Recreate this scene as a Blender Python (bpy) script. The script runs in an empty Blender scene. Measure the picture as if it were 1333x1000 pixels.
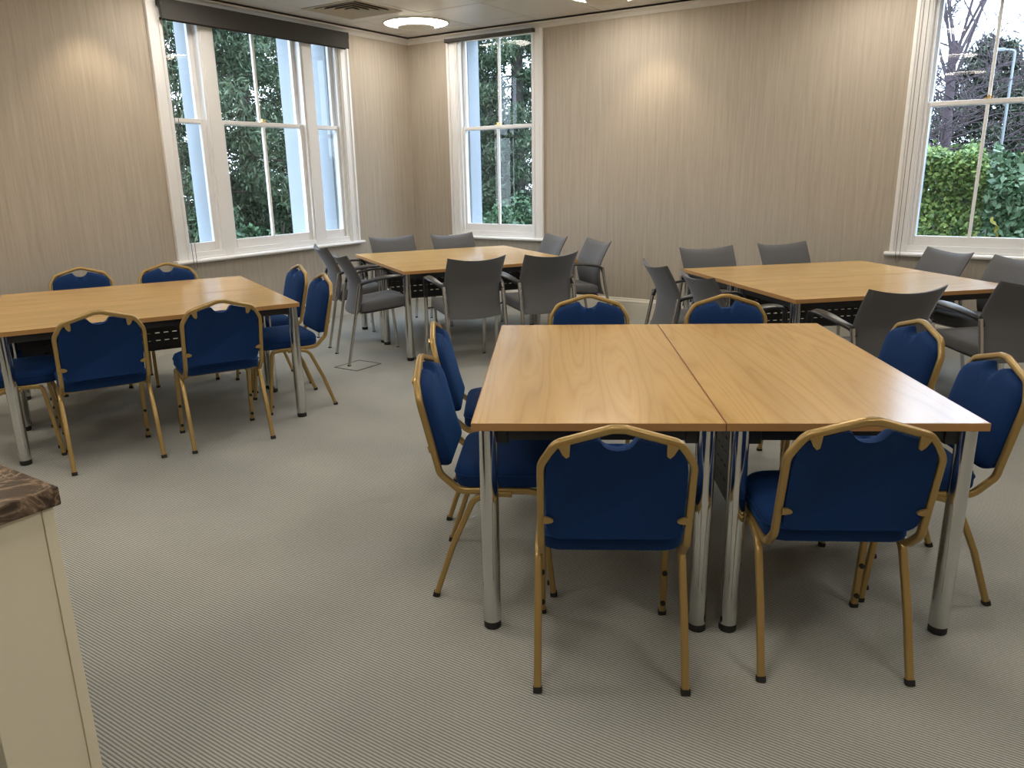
import bpy, bmesh, math, random
import numpy as np
from mathutils import Vector, Matrix

# ------------------------------------------------------------------ camera, world, exposure
SC = bpy.context.scene
COL = SC.collection
PI = math.pi
R = math.radians
vs = SC.view_settings
SC.display_settings.display_device = 'sRGB'
vs.view_transform = 'Standard'
vs.look = 'None'
vs.gamma = 1.0
vs.use_curve_mapping = False
vs.exposure = 0.04

cam_d = bpy.data.cameras.new('camera')
cam = bpy.data.objects.new('camera', cam_d)
COL.objects.link(cam)
cam_d.sensor_fit = 'HORIZONTAL'
cam_d.sensor_width = 36.0
cam_d.lens = 1000.8 * 36.0 / 1333.0
cam_d.clip_start = 0.05
cam_d.clip_end = 300
_r = Vector((0.83854288, 0.54460218, -0.01594685))
_u = Vector((-0.1328589, 0.23277777, 0.96341218))
_f = Vector((-0.52838844, 0.80574374, -0.26754939))
M = Matrix(((_r.x, _u.x, -_f.x, 6.10978), (_r.y, _u.y, -_f.y, -7.27180), (_r.z, _u.z, -_f.z, 1.49778), (0, 0, 0, 1)))
cam.matrix_world = M
SC.camera = cam

SKY_STRENGTH = 9.0
world = bpy.data.worlds.new('overcast_sky')
SC.world = world
world.use_nodes = True
wn, wl = world.node_tree.nodes, world.node_tree.links
wn.clear()
_o = wn.new('ShaderNodeOutputWorld'); _b = wn.new('ShaderNodeBackground')
_tc = wn.new('ShaderNodeTexCoord'); _no = wn.new('ShaderNodeTexNoise'); _rp = wn.new('ShaderNodeValToRGB')
_no.inputs['Scale'].default_value = 2.5; _no.inputs['Detail'].default_value = 5
_rp.color_ramp.elements[0].position = 0.35; _rp.color_ramp.elements[0].color = (0.56, 0.72, 1.0, 1)
_rp.color_ramp.elements[1].position = 0.62; _rp.color_ramp.elements[1].color = (0.80, 0.90, 1.0, 1)
wl.new(_tc.outputs['Generated'], _no.inputs['Vector']); wl.new(_no.outputs['Fac'], _rp.inputs['Fac'])
wl.new(_rp.outputs['Color'], _b.inputs['Color']); _b.inputs['Strength'].default_value = SKY_STRENGTH
wl.new(_b.outputs['Background'], _o.inputs['Surface'])

LAMP_EMIT = 24.0          # glowing dish of the round ceiling lights
SPOT_W = 23.0             # wall washing downlights
for (sx, sy, k) in ((3.06, -0.36, 1.0), (0.34, -3.75, 1.0), (0.36, -6.2, 0.8)):
    ld = bpy.data.lights.new('wall_wash_downlight', 'SPOT')
    ld.energy = SPOT_W * k; ld.color = (1.0, 0.80, 0.55); ld.spot_size = R(84); ld.spot_blend = 0.55
    ld.shadow_soft_size = 0.04
    lo = bpy.data.objects.new('wall_wash_downlight', ld); COL.objects.link(lo)
    lo.location = (sx, sy, 2.93)

# ------------------------------------------------------------------ materials
def mat(name, color=(0.5, 0.5, 0.5), rough=0.5, metal=0.0, spec=0.5, **kw):
    m = bpy.data.materials.new(name); m.use_nodes = True
    b = m.node_tree.nodes['Principled BSDF']
    b.inputs['Base Color'].default_value = (*color, 1); b.inputs['Roughness'].default_value = rough
    b.inputs['Metallic'].default_value = metal; b.inputs['Specular IOR Level'].default_value = spec
    for k, v in kw.items(): b.inputs[k].default_value = v
    return m
def nt(m): return m.node_tree.nodes, m.node_tree.links, m.node_tree.nodes['Principled BSDF']
def ramp(n, stops):
    r = n.new('ShaderNodeValToRGB'); e = r.color_ramp.elements
    while len(e) < len(stops): e.new(0.5)
    for i, (p, c) in enumerate(stops): e[i].position = p; e[i].color = (*c, 1)
    return r
def noise(n, l, vec, scale, detail=4, rough=0.5, mapscale=None, dist=0.0):
    if mapscale:
        mp = n.new('ShaderNodeMapping'); mp.inputs['Scale'].default_value = mapscale
        l.new(vec, mp.inputs['Vector']); vec = mp.outputs['Vector']
    t = n.new('ShaderNodeTexNoise'); t.inputs['Scale'].default_value = scale
    t.inputs['Detail'].default_value = detail; t.inputs['Roughness'].default_value = rough
    t.inputs['Distortion'].default_value = dist
    l.new(vec, t.inputs['Vector']); return t
def bump(n, l, b, height, strength=0.3, dist=0.002):
    bp = n.new('ShaderNodeBump'); bp.inputs['Strength'].default_value = strength; bp.inputs['Distance'].default_value = dist
    l.new(height, bp.inputs['Height']); l.new(bp.outputs['Normal'], b.inputs['Normal'])
def fabric(name, c1, c2, scale, rough=0.9, sheen=0.3, bumpy=0.25, tint=(1, 1, 1)):
    m = mat(name, c1, rough, spec=0.25); n, l, b = nt(m)
    tc = n.new('ShaderNodeTexCoord')
    t = noise(n, l, tc.outputs['Object'], scale, 3, 0.6)
    r = ramp(n, [(0.3, c1), (0.7, c2)]); l.new(t.outputs['Fac'], r.inputs['Fac']); l.new(r.outputs['Color'], b.inputs['Base Color'])
    b.inputs['Sheen Weight'].default_value = sheen; b.inputs['Sheen Roughness'].default_value = 0.4
    b.inputs['Sheen Tint'].default_value = (*tint, 1)
    bump(n, l, b, t.outputs['Fac'], bumpy, 0.001)
    return m

# wallpaper: beige grasscloth with fine upright streaks
def wallpaper():
    m = mat('beige_wallpaper', (0.52, 0.45, 0.36), 0.75, spec=0.25); n, l, b = nt(m)
    tc = n.new('ShaderNodeTexCoord'); g = tc.outputs['Object']
    t1 = noise(n, l, g, 1.0, 4, 0.65, (150, 150, 3.5)); t2 = noise(n, l, g, 1.0, 3, 0.6, (38, 38, 1.2))
    mx = n.new('ShaderNodeMath'); mx.operation = 'ADD'; l.new(t1.outputs['Fac'], mx.inputs[0]); l.new(t2.outputs['Fac'], mx.inputs[1])
    hf = n.new('ShaderNodeMath'); hf.operation = 'MULTIPLY'; hf.inputs[1].default_value = 0.5; l.new(mx.outputs[0], hf.inputs[0])
    r = ramp(n, [(0.33, (0.40, 0.35, 0.285)), (0.5, (0.465, 0.41, 0.335)), (0.67, (0.53, 0.475, 0.39))])
    l.new(hf.outputs[0], r.inputs['Fac']); l.new(r.outputs['Color'], b.inputs['Base Color'])
    bump(n, l, b, t1.outputs['Fac'], 0.15, 0.001)
    return m
M_WALL = wallpaper()
M_WHITE = mat('white_gloss_paint', (0.86, 0.86, 0.855), 0.28)
M_SKIRT = mat('cream_gloss_paint', (0.70, 0.67, 0.58), 0.35)
M_CORNICE = mat('white_cornice_paint', (0.68, 0.66, 0.63), 0.6)
M_EXT = mat('pale_grey_exterior_render', (0.30, 0.34, 0.385), 0.7)

def carpet():
    m = mat('ribbed_grey_carpet', (0.3, 0.3, 0.27), 0.95, spec=0.15); n, l, b = nt(m)
    tc = n.new('ShaderNodeTexCoord'); g = tc.outputs['Object']
    wv = n.new('ShaderNodeTexWave'); wv.wave_type = 'BANDS'; wv.bands_direction = 'Y'; wv.wave_profile = 'SIN'
    wv.inputs['Scale'].default_value = 31.0; wv.inputs['Distortion'].default_value = 0.35; wv.inputs['Detail'].default_value = 2
    wv.inputs['Detail Scale'].default_value = 4.0
    l.new(g, wv.inputs['Vector'])
    fib = noise(n, l, g, 1.0, 3, 0.7, (70, 420, 70)); big = noise(n, l, g, 1.1, 4, 0.55)
    r1 = ramp(n, [(0.12, (0.215, 0.22, 0.20)), (0.6, (0.475, 0.482, 0.448)), (1.0, (0.51, 0.518, 0.482))])
    l.new(wv.outputs['Fac'], r1.inputs['Fac'])
    m1 = n.new('ShaderNodeMix'); m1.data_type = 'RGBA'; m1.blend_type = 'MULTIPLY'; m1.inputs['Factor'].default_value = 0.55
    r2 = ramp(n, [(0.25, (0.62, 0.62, 0.62)), (0.75, (1.2, 1.2, 1.2))]); l.new(fib.outputs['Fac'], r2.inputs['Fac'])
    l.new(r1.outputs['Color'], m1.inputs['A']); l.new(r2.outputs['Color'], m1.inputs['B'])
    m2 = n.new('ShaderNodeMix'); m2.data_type = 'RGBA'; m2.blend_type = 'MULTIPLY'; m2.inputs['Factor'].default_value = 0.6
    r3 = ramp(n, [(0.3, (0.85, 0.86, 0.88)), (0.7, (1.12, 1.1, 1.06))]); l.new(big.outputs['Fac'], r3.inputs['Fac'])
    l.new(m1.outputs['Result'], m2.inputs['A']); l.new(r3.outputs['Color'], m2.inputs['B'])
    l.new(m2.outputs['Result'], b.inputs['Base Color'])
    bump(n, l, b, wv.outputs['Fac'], 0.35, 0.003)
    return m
M_CARPET = carpet()

def beech(name, c0, c1, c2, seed=0.0):
    m = mat(name, c1, 0.21, spec=0.8); n, l, b = nt(m)
    tc = n.new('ShaderNodeTexCoord'); mp = n.new('ShaderNodeMapping'); mp.inputs['Location'].default_value = (seed, seed * 1.7, 0)
    l.new(tc.outputs['Object'], mp.inputs['Vector']); g = mp.outputs['Vector']
    # tall arches of grain: bands of a warped field that is long in y
    w = noise(n, l, g, 1.0, 2, 0.4, (5.0, 0.32, 1))
    m_ = n.new('ShaderNodeMath'); m_.operation = 'MULTIPLY'; m_.inputs[1].default_value = 13.0; l.new(w.outputs['Fac'], m_.inputs[0])
    fr = n.new('ShaderNodeMath'); fr.operation = 'PINGPONG'; fr.inputs[1].default_value = 0.5; l.new(m_.outputs[0], fr.inputs[0])
    fine = noise(n, l, g, 1.0, 4, 0.65, (160, 7, 1)); broad = noise(n, l, g, 1.0, 2, 0.5, (7, 0.8, 1))
    r1 = ramp(n, [(0.0, c0), (0.10, c1), (0.38, c2), (0.5, c1)])
    f2 = n.new('ShaderNodeMath'); f2.operation = 'MULTIPLY_ADD'; f2.inputs[1].default_value = 0.22; l.new(fine.outputs['Fac'], f2.inputs[0])
    sb = n.new('ShaderNodeMath'); sb.operation = 'SUBTRACT'; sb.inputs[1].default_value = 0.11; l.new(fr.outputs[0], sb.inputs[0])
    l.new(sb.outputs[0], f2.inputs[2]); l.new(f2.outputs[0], r1.inputs['Fac'])
    mx = n.new('ShaderNodeMix'); mx.data_type = 'RGBA'; mx.blend_type = 'MULTIPLY'; mx.inputs['Factor'].default_value = 0.5
    r2 = ramp(n, [(0.3, (0.82, 0.8, 0.76)), (0.7, (1.12, 1.1, 1.08))]); l.new(broad.outputs['Fac'], r2.inputs['Fac'])
    l.new(r1.outputs['Color'], mx.inputs['A']); l.new(r2.outputs['Color'], mx.inputs['B'])
    l.new(mx.outputs['Result'], b.inputs['Base Color'])
    bump(n, l, b, fine.outputs['Fac'], 0.02, 0.0005)
    return m
M_BEECH = [beech('beech_laminate', (0.535, 0.322, 0.108), (0.60, 0.375, 0.131), (0.65, 0.42, 0.157), s) for s in (0.0, 3.1)]
M_LIP = mat('beech_edge_lipping', (0.45, 0.24, 0.085), 0.4)
M_CHROME = mat('polished_chrome', (0.66, 0.66, 0.65), 0.12, 1.0)
M_SATIN = mat('satin_chrome', (0.60, 0.59, 0.57), 0.25, 1.0)
M_BLACK = mat('black_powder_coat_and_vent_shade', (0.016, 0.016, 0.018), 0.45)
M_PLASTIC = mat('black_arm_plastic', (0.018, 0.018, 0.02), 0.30)
M_RUBBER = mat('black_rubber', (0.015, 0.015, 0.015), 0.7)
M_GOLD = mat('gold_enamel', (0.42, 0.285, 0.105), 0.30, 0.5, 0.5)
M_BLUE = fabric('royal_blue_velour', (0.0025, 0.023, 0.098), (0.005, 0.035, 0.138), 260, 0.85, 0.28, 0.2, (0.05, 0.28, 0.85))
M_GREY = fabric('charcoal_fabric', (0.105, 0.106, 0.110), (0.140, 0.141, 0.146), 420, 0.85, 0.25, 0.3, (0.7, 0.75, 0.85))
M_BLIND = fabric('dark_grey_blind_fabric', (0.055, 0.053, 0.05), (0.07, 0.068, 0.064), 500, 0.9, 0.1, 0.2)
M_CORD = mat('grey_cord', (0.16, 0.15, 0.14), 0.6)
M_BRASS = mat('brass', (0.75, 0.52, 0.2), 0.3, 1.0)
M_TILE = mat('white_metal_ceiling_tile', (0.63, 0.61, 0.58), 0.34)
M_JOINT = mat('ceiling_joint_dark', (0.17, 0.145, 0.12), 0.8)
M_VENT = mat('cream_vent_enamel', (0.52, 0.46, 0.36), 0.5)
M_CABINET = mat('cream_laminate', (0.84, 0.79, 0.62), 0.45)
M_DISC = mat('white_lamp_disc', (0.62, 0.58, 0.5), 0.5)
def glow(name, c, s):
    m = bpy.data.materials.new(name); m.use_nodes = True; n, l = m.node_tree.nodes, m.node_tree.links; n.clear()
    o = n.new('ShaderNodeOutputMaterial'); e = n.new('ShaderNodeEmission'); e.inputs['Color'].default_value = (*c, 1); e.inputs['Strength'].default_value = s
    l.new(e.outputs[0], o.inputs['Surface']); return m
M_GLOW = glow('lit_lamp_dish', (1.0, 0.92, 0.81), LAMP_EMIT)
def glass():
    m = bpy.data.materials.new('window_glass'); m.use_nodes = True; n, l = m.node_tree.nodes, m.node_tree.links; n.clear()
    o = n.new('ShaderNodeOutputMaterial'); t = n.new('ShaderNodeBsdfTransparent'); g = n.new('ShaderNodeBsdfGlossy')
    g.inputs['Roughness'].default_value = 0.01; t.inputs['Color'].default_value = (0.95, 0.97, 0.97, 1)
    f = n.new('ShaderNodeFresnel'); f.inputs['IOR'].default_value = 1.45; mx = n.new('ShaderNodeMixShader')
    ge = n.new('ShaderNodeNewGeometry'); iv = n.new('ShaderNodeMath'); iv.operation = 'SUBTRACT'; iv.inputs[0].default_value = 1.0; l.new(ge.outputs['Backfacing'], iv.inputs[1])
    fm = n.new('ShaderNodeMath'); fm.operation = 'MULTIPLY'; l.new(f.outputs[0], fm.inputs[0]); l.new(iv.outputs[0], fm.inputs[1])
    l.new(fm.outputs[0], mx.inputs[0]); l.new(t.outputs[0], mx.inputs[1]); l.new(g.outputs[0], mx.inputs[2]); l.new(mx.outputs[0], o.inputs['Surface'])
    return m
M_GLASS = glass()
def marble():
    m = mat('brown_marble', (0.1, 0.06, 0.04), 0.22); n, l, b = nt(m)
    tc = n.new('ShaderNodeTexCoord'); g = tc.outputs['Object']
    t = noise(n, l, g, 10, 6, 0.6, None, 1.0); v = noise(n, l, g, 30, 5, 0.7, None, 1.0)
    d = n.new('ShaderNodeMath'); d.operation = 'SUBTRACT'; d.inputs[1].default_value = 0.5; l.new(t.outputs['Fac'], d.inputs[0])
    a = n.new('ShaderNodeMath'); a.operation = 'ABSOLUTE'; l.new(d.outputs[0], a.inputs[0])
    r = ramp(n, [(0.0, (0.30, 0.225, 0.155)), (0.02, (0.16, 0.11, 0.073)), (0.07, (0.06, 0.039, 0.026)), (0.2, (0.026, 0.017, 0.012))])
    l.new(a.outputs[0], r.inputs['Fac'])
    mx = n.new('ShaderNodeMix'); mx.data_type = 'RGBA'; mx.blend_type = 'MULTIPLY'; mx.inputs['Factor'].default_value = 0.6
    r2 = ramp(n, [(0.3, (0.6, 0.55, 0.5)), (0.7, (1.3, 1.25, 1.2))]); l.new(v.outputs['Fac'], r2.inputs['Fac'])
    l.new(r.outputs['Color'], mx.inputs['A']); l.new(r2.outputs['Color'], mx.inputs['B']); l.new(mx.outputs['Result'], b.inputs['Base Color'])
    return m
M_MARBLE = marble()
def leafy(name, cols, rough=0.6, trans=0.15):
    m = mat(name, cols[0], rough, spec=0.3); n, l, b = nt(m)
    ge = n.new('ShaderNodeNewGeometry'); r = ramp(n, [(i / max(1, len(cols) - 1), c) for i, c in enumerate(cols)])
    l.new(ge.outputs['Random Per Island'], r.inputs['Fac']); l.new(r.outputs['Color'], b.inputs['Base Color'])
    return m
M_CONIFER = leafy('conifer_needles', [(0.017, 0.030, 0.017), (0.030, 0.058, 0.028), (0.058, 0.090, 0.045), (0.090, 0.104, 0.070)])
M_CONIFER2 = leafy('grey_green_needles', [(0.017, 0.026, 0.018), (0.034, 0.045, 0.032), (0.075, 0.076, 0.058), (0.030, 0.052, 0.030)])
M_IVY = leafy('ivy_leaves', [(0.014, 0.040, 0.018), (0.032, 0.080, 0.034), (0.080, 0.145, 0.07), (0.050, 0.10, 0.052)], 0.4)
M_HEDGE = leafy('bright_hedge_leaves', [(0.030, 0.066, 0.018), (0.075, 0.130, 0.030), (0.180, 0.240, 0.065), (0.050, 0.098, 0.032)], 0.5)
M_LAUREL = leafy('dark_hedge_leaves', [(0.018, 0.048, 0.021), (0.040, 0.084, 0.037), (0.095, 0.150, 0.085), (0.030, 0.064, 0.031)], 0.35)
M_YELLOW = leafy('yellow_leaves', [(0.11, 0.12, 0.024), (0.17, 0.145, 0.03), (0.085, 0.11, 0.026)], 0.5)
M_BARK = mat('grey_brown_bark', (0.055, 0.045, 0.040), 0.9)
M_TWIG = mat('purple_brown_twig', (0.062, 0.046, 0.055), 0.9)
M_GRASS = mat('leaf_littered_lawn', (0.035, 0.045, 0.02), 0.95)
M_POST = mat('galvanised_steel', (0.16, 0.18, 0.20), 0.5, 0.3)

# ------------------------------------------------------------------ mesh helpers
def new_obj(name, data, parent=None):
    o = bpy.data.objects.new(name, data); COL.objects.link(o)
    if parent: o.parent = parent
    return o
def link_bm(name, bm, m, parent=None, smooth=False, angle=None):
    me = bpy.data.meshes.new(name)
    bmesh.ops.recalc_face_normals(bm, faces=bm.faces[:])
    bm.to_mesh(me); bm.free()
    if m: me.materials.append(m)
    if smooth:
        for p in me.polygons: p.use_smooth = True
        if angle: me.set_sharp_from_angle(angle=R(angle))
    return new_obj(name, me, parent)
def box(bm, x0, x1, y0, y1, z0, z1, bev=0.0, seg=2):
    b2 = bmesh.new()
    v = [b2.verts.new((x, y, z)) for x in (x0, x1) for y in (y0, y1) for z in (z0, z1)]
    for f in ((0, 1, 3, 2), (4, 6, 7, 5), (0, 4, 5, 1), (2, 3, 7, 6), (0, 2, 6, 4), (1, 5, 7, 3)): b2.faces.new([v[i] for i in f])
    bmesh.ops.recalc_face_normals(b2, faces=b2.faces[:])
    if bev > 0: bmesh.ops.bevel(b2, geom=b2.edges[:] , offset=bev, segments=seg, profile=0.5, affect='EDGES', clamp_overlap=True)
    merge(bm, b2)
def merge(bm, b2):
    mp = {v: bm.verts.new(v.co) for v in b2.verts}
    for f in b2.faces:
        try: bm.faces.new([mp[v] for v in f.verts])
        except ValueError: pass
    b2.free()
def boxes(name, lst, m, parent=None, bev=0.0, **kw):
    bm = bmesh.new()
    for b in lst: box(bm, *b, bev)
    return link_bm(name, bm, m, parent, **kw)
def ring_faces(bm, rings, close_u=True):
    n = len(rings[0])
    for a, b in zip(rings[:-1], rings[1:]):
        for i in range(n if close_u else n - 1):
            j = (i + 1) % n
            bm.faces.new((a[i], a[j], b[j], b[i]))
def lathe(bm, prof, cx=0, cy=0, seg=24, capb=True, capt=True):
    rings = [[bm.verts.new((cx + r * math.cos(2 * PI * k / seg), cy + r * math.sin(2 * PI * k / seg), z)) for k in range(seg)] for r, z in prof]
    ring_faces(bm, rings)
    if capb: bm.faces.new(rings[0][::-1])
    if capt: bm.faces.new(rings[-1])
def fillet(pts, rads, seg=6):
    out = [Vector(pts[0])]
    for i in range(1, len(pts) - 1):
        p, a, b = Vector(pts[i]), Vector(pts[i - 1]), Vector(pts[i + 1]); r = rads[i - 1]
        d1, d2 = (a - p).normalized(), (b - p).normalized()
        ang = d1.angle(d2)
        if r <= 0 or ang > PI - 0.02: out.append(p); continue
        t = min(r / math.tan(ang / 2), (a - p).length * 0.49, (b - p).length * 0.49)
        A, B = p + d1 * t, p + d2 * t
        for k in range(seg + 1):
            s = k / seg
            out.append(A * (1 - s) ** 2 + p * 2 * s * (1 - s) + B * s * s)
    out.append(Vector(pts[-1]))
    return out
def sweep(bm, path, prof, up=(0, 0, 1), scale=None, caps=True):
    """prof: list of (side, up) offsets; frame carried along by parallel transport."""
    path = [Vector(p) for p in path]; rings = []
    t0 = (path[1] - path[0]).normalized(); upv = Vector(up)
    s = t0.cross(upv)
    if s.length < 1e-4: s = t0.cross(Vector((1, 0, 0)))
    s.normalize(); prev = t0
    for i, p in enumerate(path):
        if i == 0: t = t0
        elif i == len(path) - 1: t = (path[-1] - path[-2]).normalized()
        else: t = ((path[i + 1] - p).normalized() + (p - path[i - 1]).normalized()).normalized()
        q = prev.rotation_difference(t); s = q @ s; s = (s - t * s.dot(t)).normalized(); prev = t
        n = s.cross(t); k = scale[i] if scale else (1, 1)
        rings.append([bm.verts.new(p + s * (a * k[0]) + n * (b * k[1])) for a, b in prof])
    ring_faces(bm, rings)
    if caps: bm.faces.new(rings[0][::-1]); bm.faces.new(rings[-1])
def circ(r, n=10, sx=1, sy=1): return [(r * sx * math.cos(2 * PI * k / n), r * sy * math.sin(2 * PI * k / n)) for k in range(n)]
def rrect(w, h, r, n=3):
    out = []
    for cx, cy, a0 in ((w - r, h - r, 0), (-w + r, h - r, 90), (-w + r, -h + r, 180), (w - r, -h + r, 270)):
        for k in range(n + 1):
            a = R(a0 + 90 * k / n); out.append((cx + r * math.cos(a), cy + r * math.sin(a)))
    return out
def thing(name, label, cat, loc=(0, 0, 0), rz=0.0, group=None):
    o = bpy.data.objects.new(name, None); COL.objects.link(o); o.location = loc; o.rotation_euler = (0, 0, rz)
    o.empty_display_size = 0.1
    tag(o, label, cat, group); return o
def tag(o, label, cat, group=None):
    o['label'] = label; o['category'] = cat
    if group: o['group'] = group
    return o
def struct(o, label=None):
    o['kind'] = 'structure'
    if label: o['label'] = label
    return o
def children(o): return [c for c in bpy.data.objects if c.parent == o]
def dup(root, loc, rz, label):
    r = root.copy(); COL.objects.link(r); r.location = loc; r.rotation_euler = (0, 0, rz); r['label'] = label
    for ch in children(root):
        c = ch.copy(); COL.objects.link(c); c.parent = r
        for g in children(ch):
            d = g.copy(); COL.objects.link(d); d.parent = c
    return r

# ------------------------------------------------------------------ room shell
XR, YF, ZC, ZK = 8.8, -9.8, 2.95, 2.8825
WT = 0.36
WIN_Z0, WIN_Z1 = 0.765, 2.935
def wall(name, along, holes, a0, a1, side):
    """a wall slab along x (back) or y (left) with window holes cut out."""
    lst = []; cur = a0
    for h0, h1 in holes:
        lst.append((cur, h0, 0, ZC)); lst.append((h0, h1, 0, WIN_Z0)); lst.append((h0, h1, WIN_Z1, ZC)); cur = h1
    lst.append((cur, a1, 0, ZC))
    bs = [(p, q, side[0], side[1], z0, z1) if along == 'x' else (side[0], side[1], p, q, z0, z1) for p, q, z0, z1 in lst]
    return struct(boxes(name, bs, M_WALL))
W1C, W2C, W3C = -2.107, 1.178, 5.765
HALF1, HALF2, HALF3 = 1.00, 0.49, 0.445
wall('wall_left', 'y', [(W1C - HALF1, W1C + HALF1)], YF, 0.0, (-WT, 0))
wall('wall_back', 'x', [(W2C - HALF2, W2C + HALF2), (W3C - HALF3, W3C + HALF3)], -WT, XR + WT, (0, WT))
struct(boxes('wall_right', [(XR, XR + WT, YF, 0, 0, ZC)], M_WALL))
struct(boxes('wall_front', [(-WT, XR + WT, YF - WT, YF, 0, ZC)], M_WALL))
fl = struct(boxes('floor', [(-0.02, XR + .02, YF - .02, 0.02, -0.12, 0.0)], M_CARPET))

VX, VY, VH = 0.67, -1.56, 0.325
ceil = struct(boxes('ceiling', [(-WT, VX - VH, YF - WT, WT, ZC + .006, ZC + .15), (VX + VH, XR + WT, YF - WT, WT, ZC + .006, ZC + .15), (VX - VH, VX + VH, YF - WT, VY - VH, ZC + .006, ZC + .15),
                                (VX - VH, VX + VH, VY + VH, WT, ZC + .006, ZC + .15), (VX - VH, VX + VH, VY - VH, VY + VH, ZC + .10, ZC + .15)], M_JOINT))
TX0, TDX, TY0, TDY = 0.36, 0.71, -0.33, 0.745
tile_cache = {}
def tile_mesh(w, d):
    k = (round(w, 3), round(d, 3))
    if k not in tile_cache:
        bm = bmesh.new(); box(bm, -w / 2 + .0035, w / 2 - .0035, -d / 2 + .0035, d / 2 - .0035, 0, 0.0055, 0.002, 1)
        me = bpy.data.meshes.new('ceiling_panel'); bmesh.ops.recalc_face_normals(bm, faces=bm.faces[:]); bm.to_mesh(me); bm.free(); me.materials.append(M_TILE)
        tile_cache[k] = me
    return tile_cache[k]
xs = [0.066]; x = TX0
while x < XR: xs.append(x); x += TDX
xs.append(XR)
ys = [-0.066]; y = TY0
while y > YF: ys.append(y); y -= TDY
ys.append(YF)
for i in range(len(xs) - 1):
    for j in range(len(ys) - 1):
        w, d = xs[i + 1] - xs[i], ys[j] - ys[j + 1]
        if w < 0.05 or d < 0.05: continue
        if xs[i] < VX < xs[i + 1] and ys[j + 1] < VY < ys[j]: continue
        o = new_obj('ceiling_panel', tile_mesh(w, d), ceil); o.location = ((xs[i] + xs[i + 1]) / 2, (ys[j] + ys[j + 1]) / 2, ZC)
# cornice (stepped cove) and skirting with a moulded top
CORN = [(0, 0), (0.012, 0), (0.018, 0.008), (0.030, 0.022), (0.046, 0.034), (0.058, 0.038), (0.062, 0.042), (0.062, 0.054), (0, 0.054)]
SKIRT = [(0, 0), (0.022, 0), (0.022, 0.150), (0.019, 0.158), (0.022, 0.166), (0.020, 0.178), (0.012, 0.190), (0.009, 0.203), (0.005, 0.208), (0, 0.208)]
def run(name, prof, z, axis, a0, a1, m):
    bm = bmesh.new(); e = []
    for a in (a0, a1):
        e.append([bm.verts.new((d, a, z + h) if axis == 'y' else (a, -d, z + h)) for d, h in prof])
    ring_faces(bm, e); bm.faces.new(e[0]); bm.faces.new(e[1][::-1])
    return struct(link_bm(name, bm, m))
run('trim_1', CORN, ZK, 'y', YF, 0, M_CORNICE)
run('trim_2', CORN, ZK, 'x', 0, XR, M_CORNICE)
run('baseboard_left', SKIRT, 0, 'y', YF, 0, M_SKIRT)
run('baseboard_back', SKIRT, 0, 'x', 0, XR, M_SKIRT)

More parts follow.
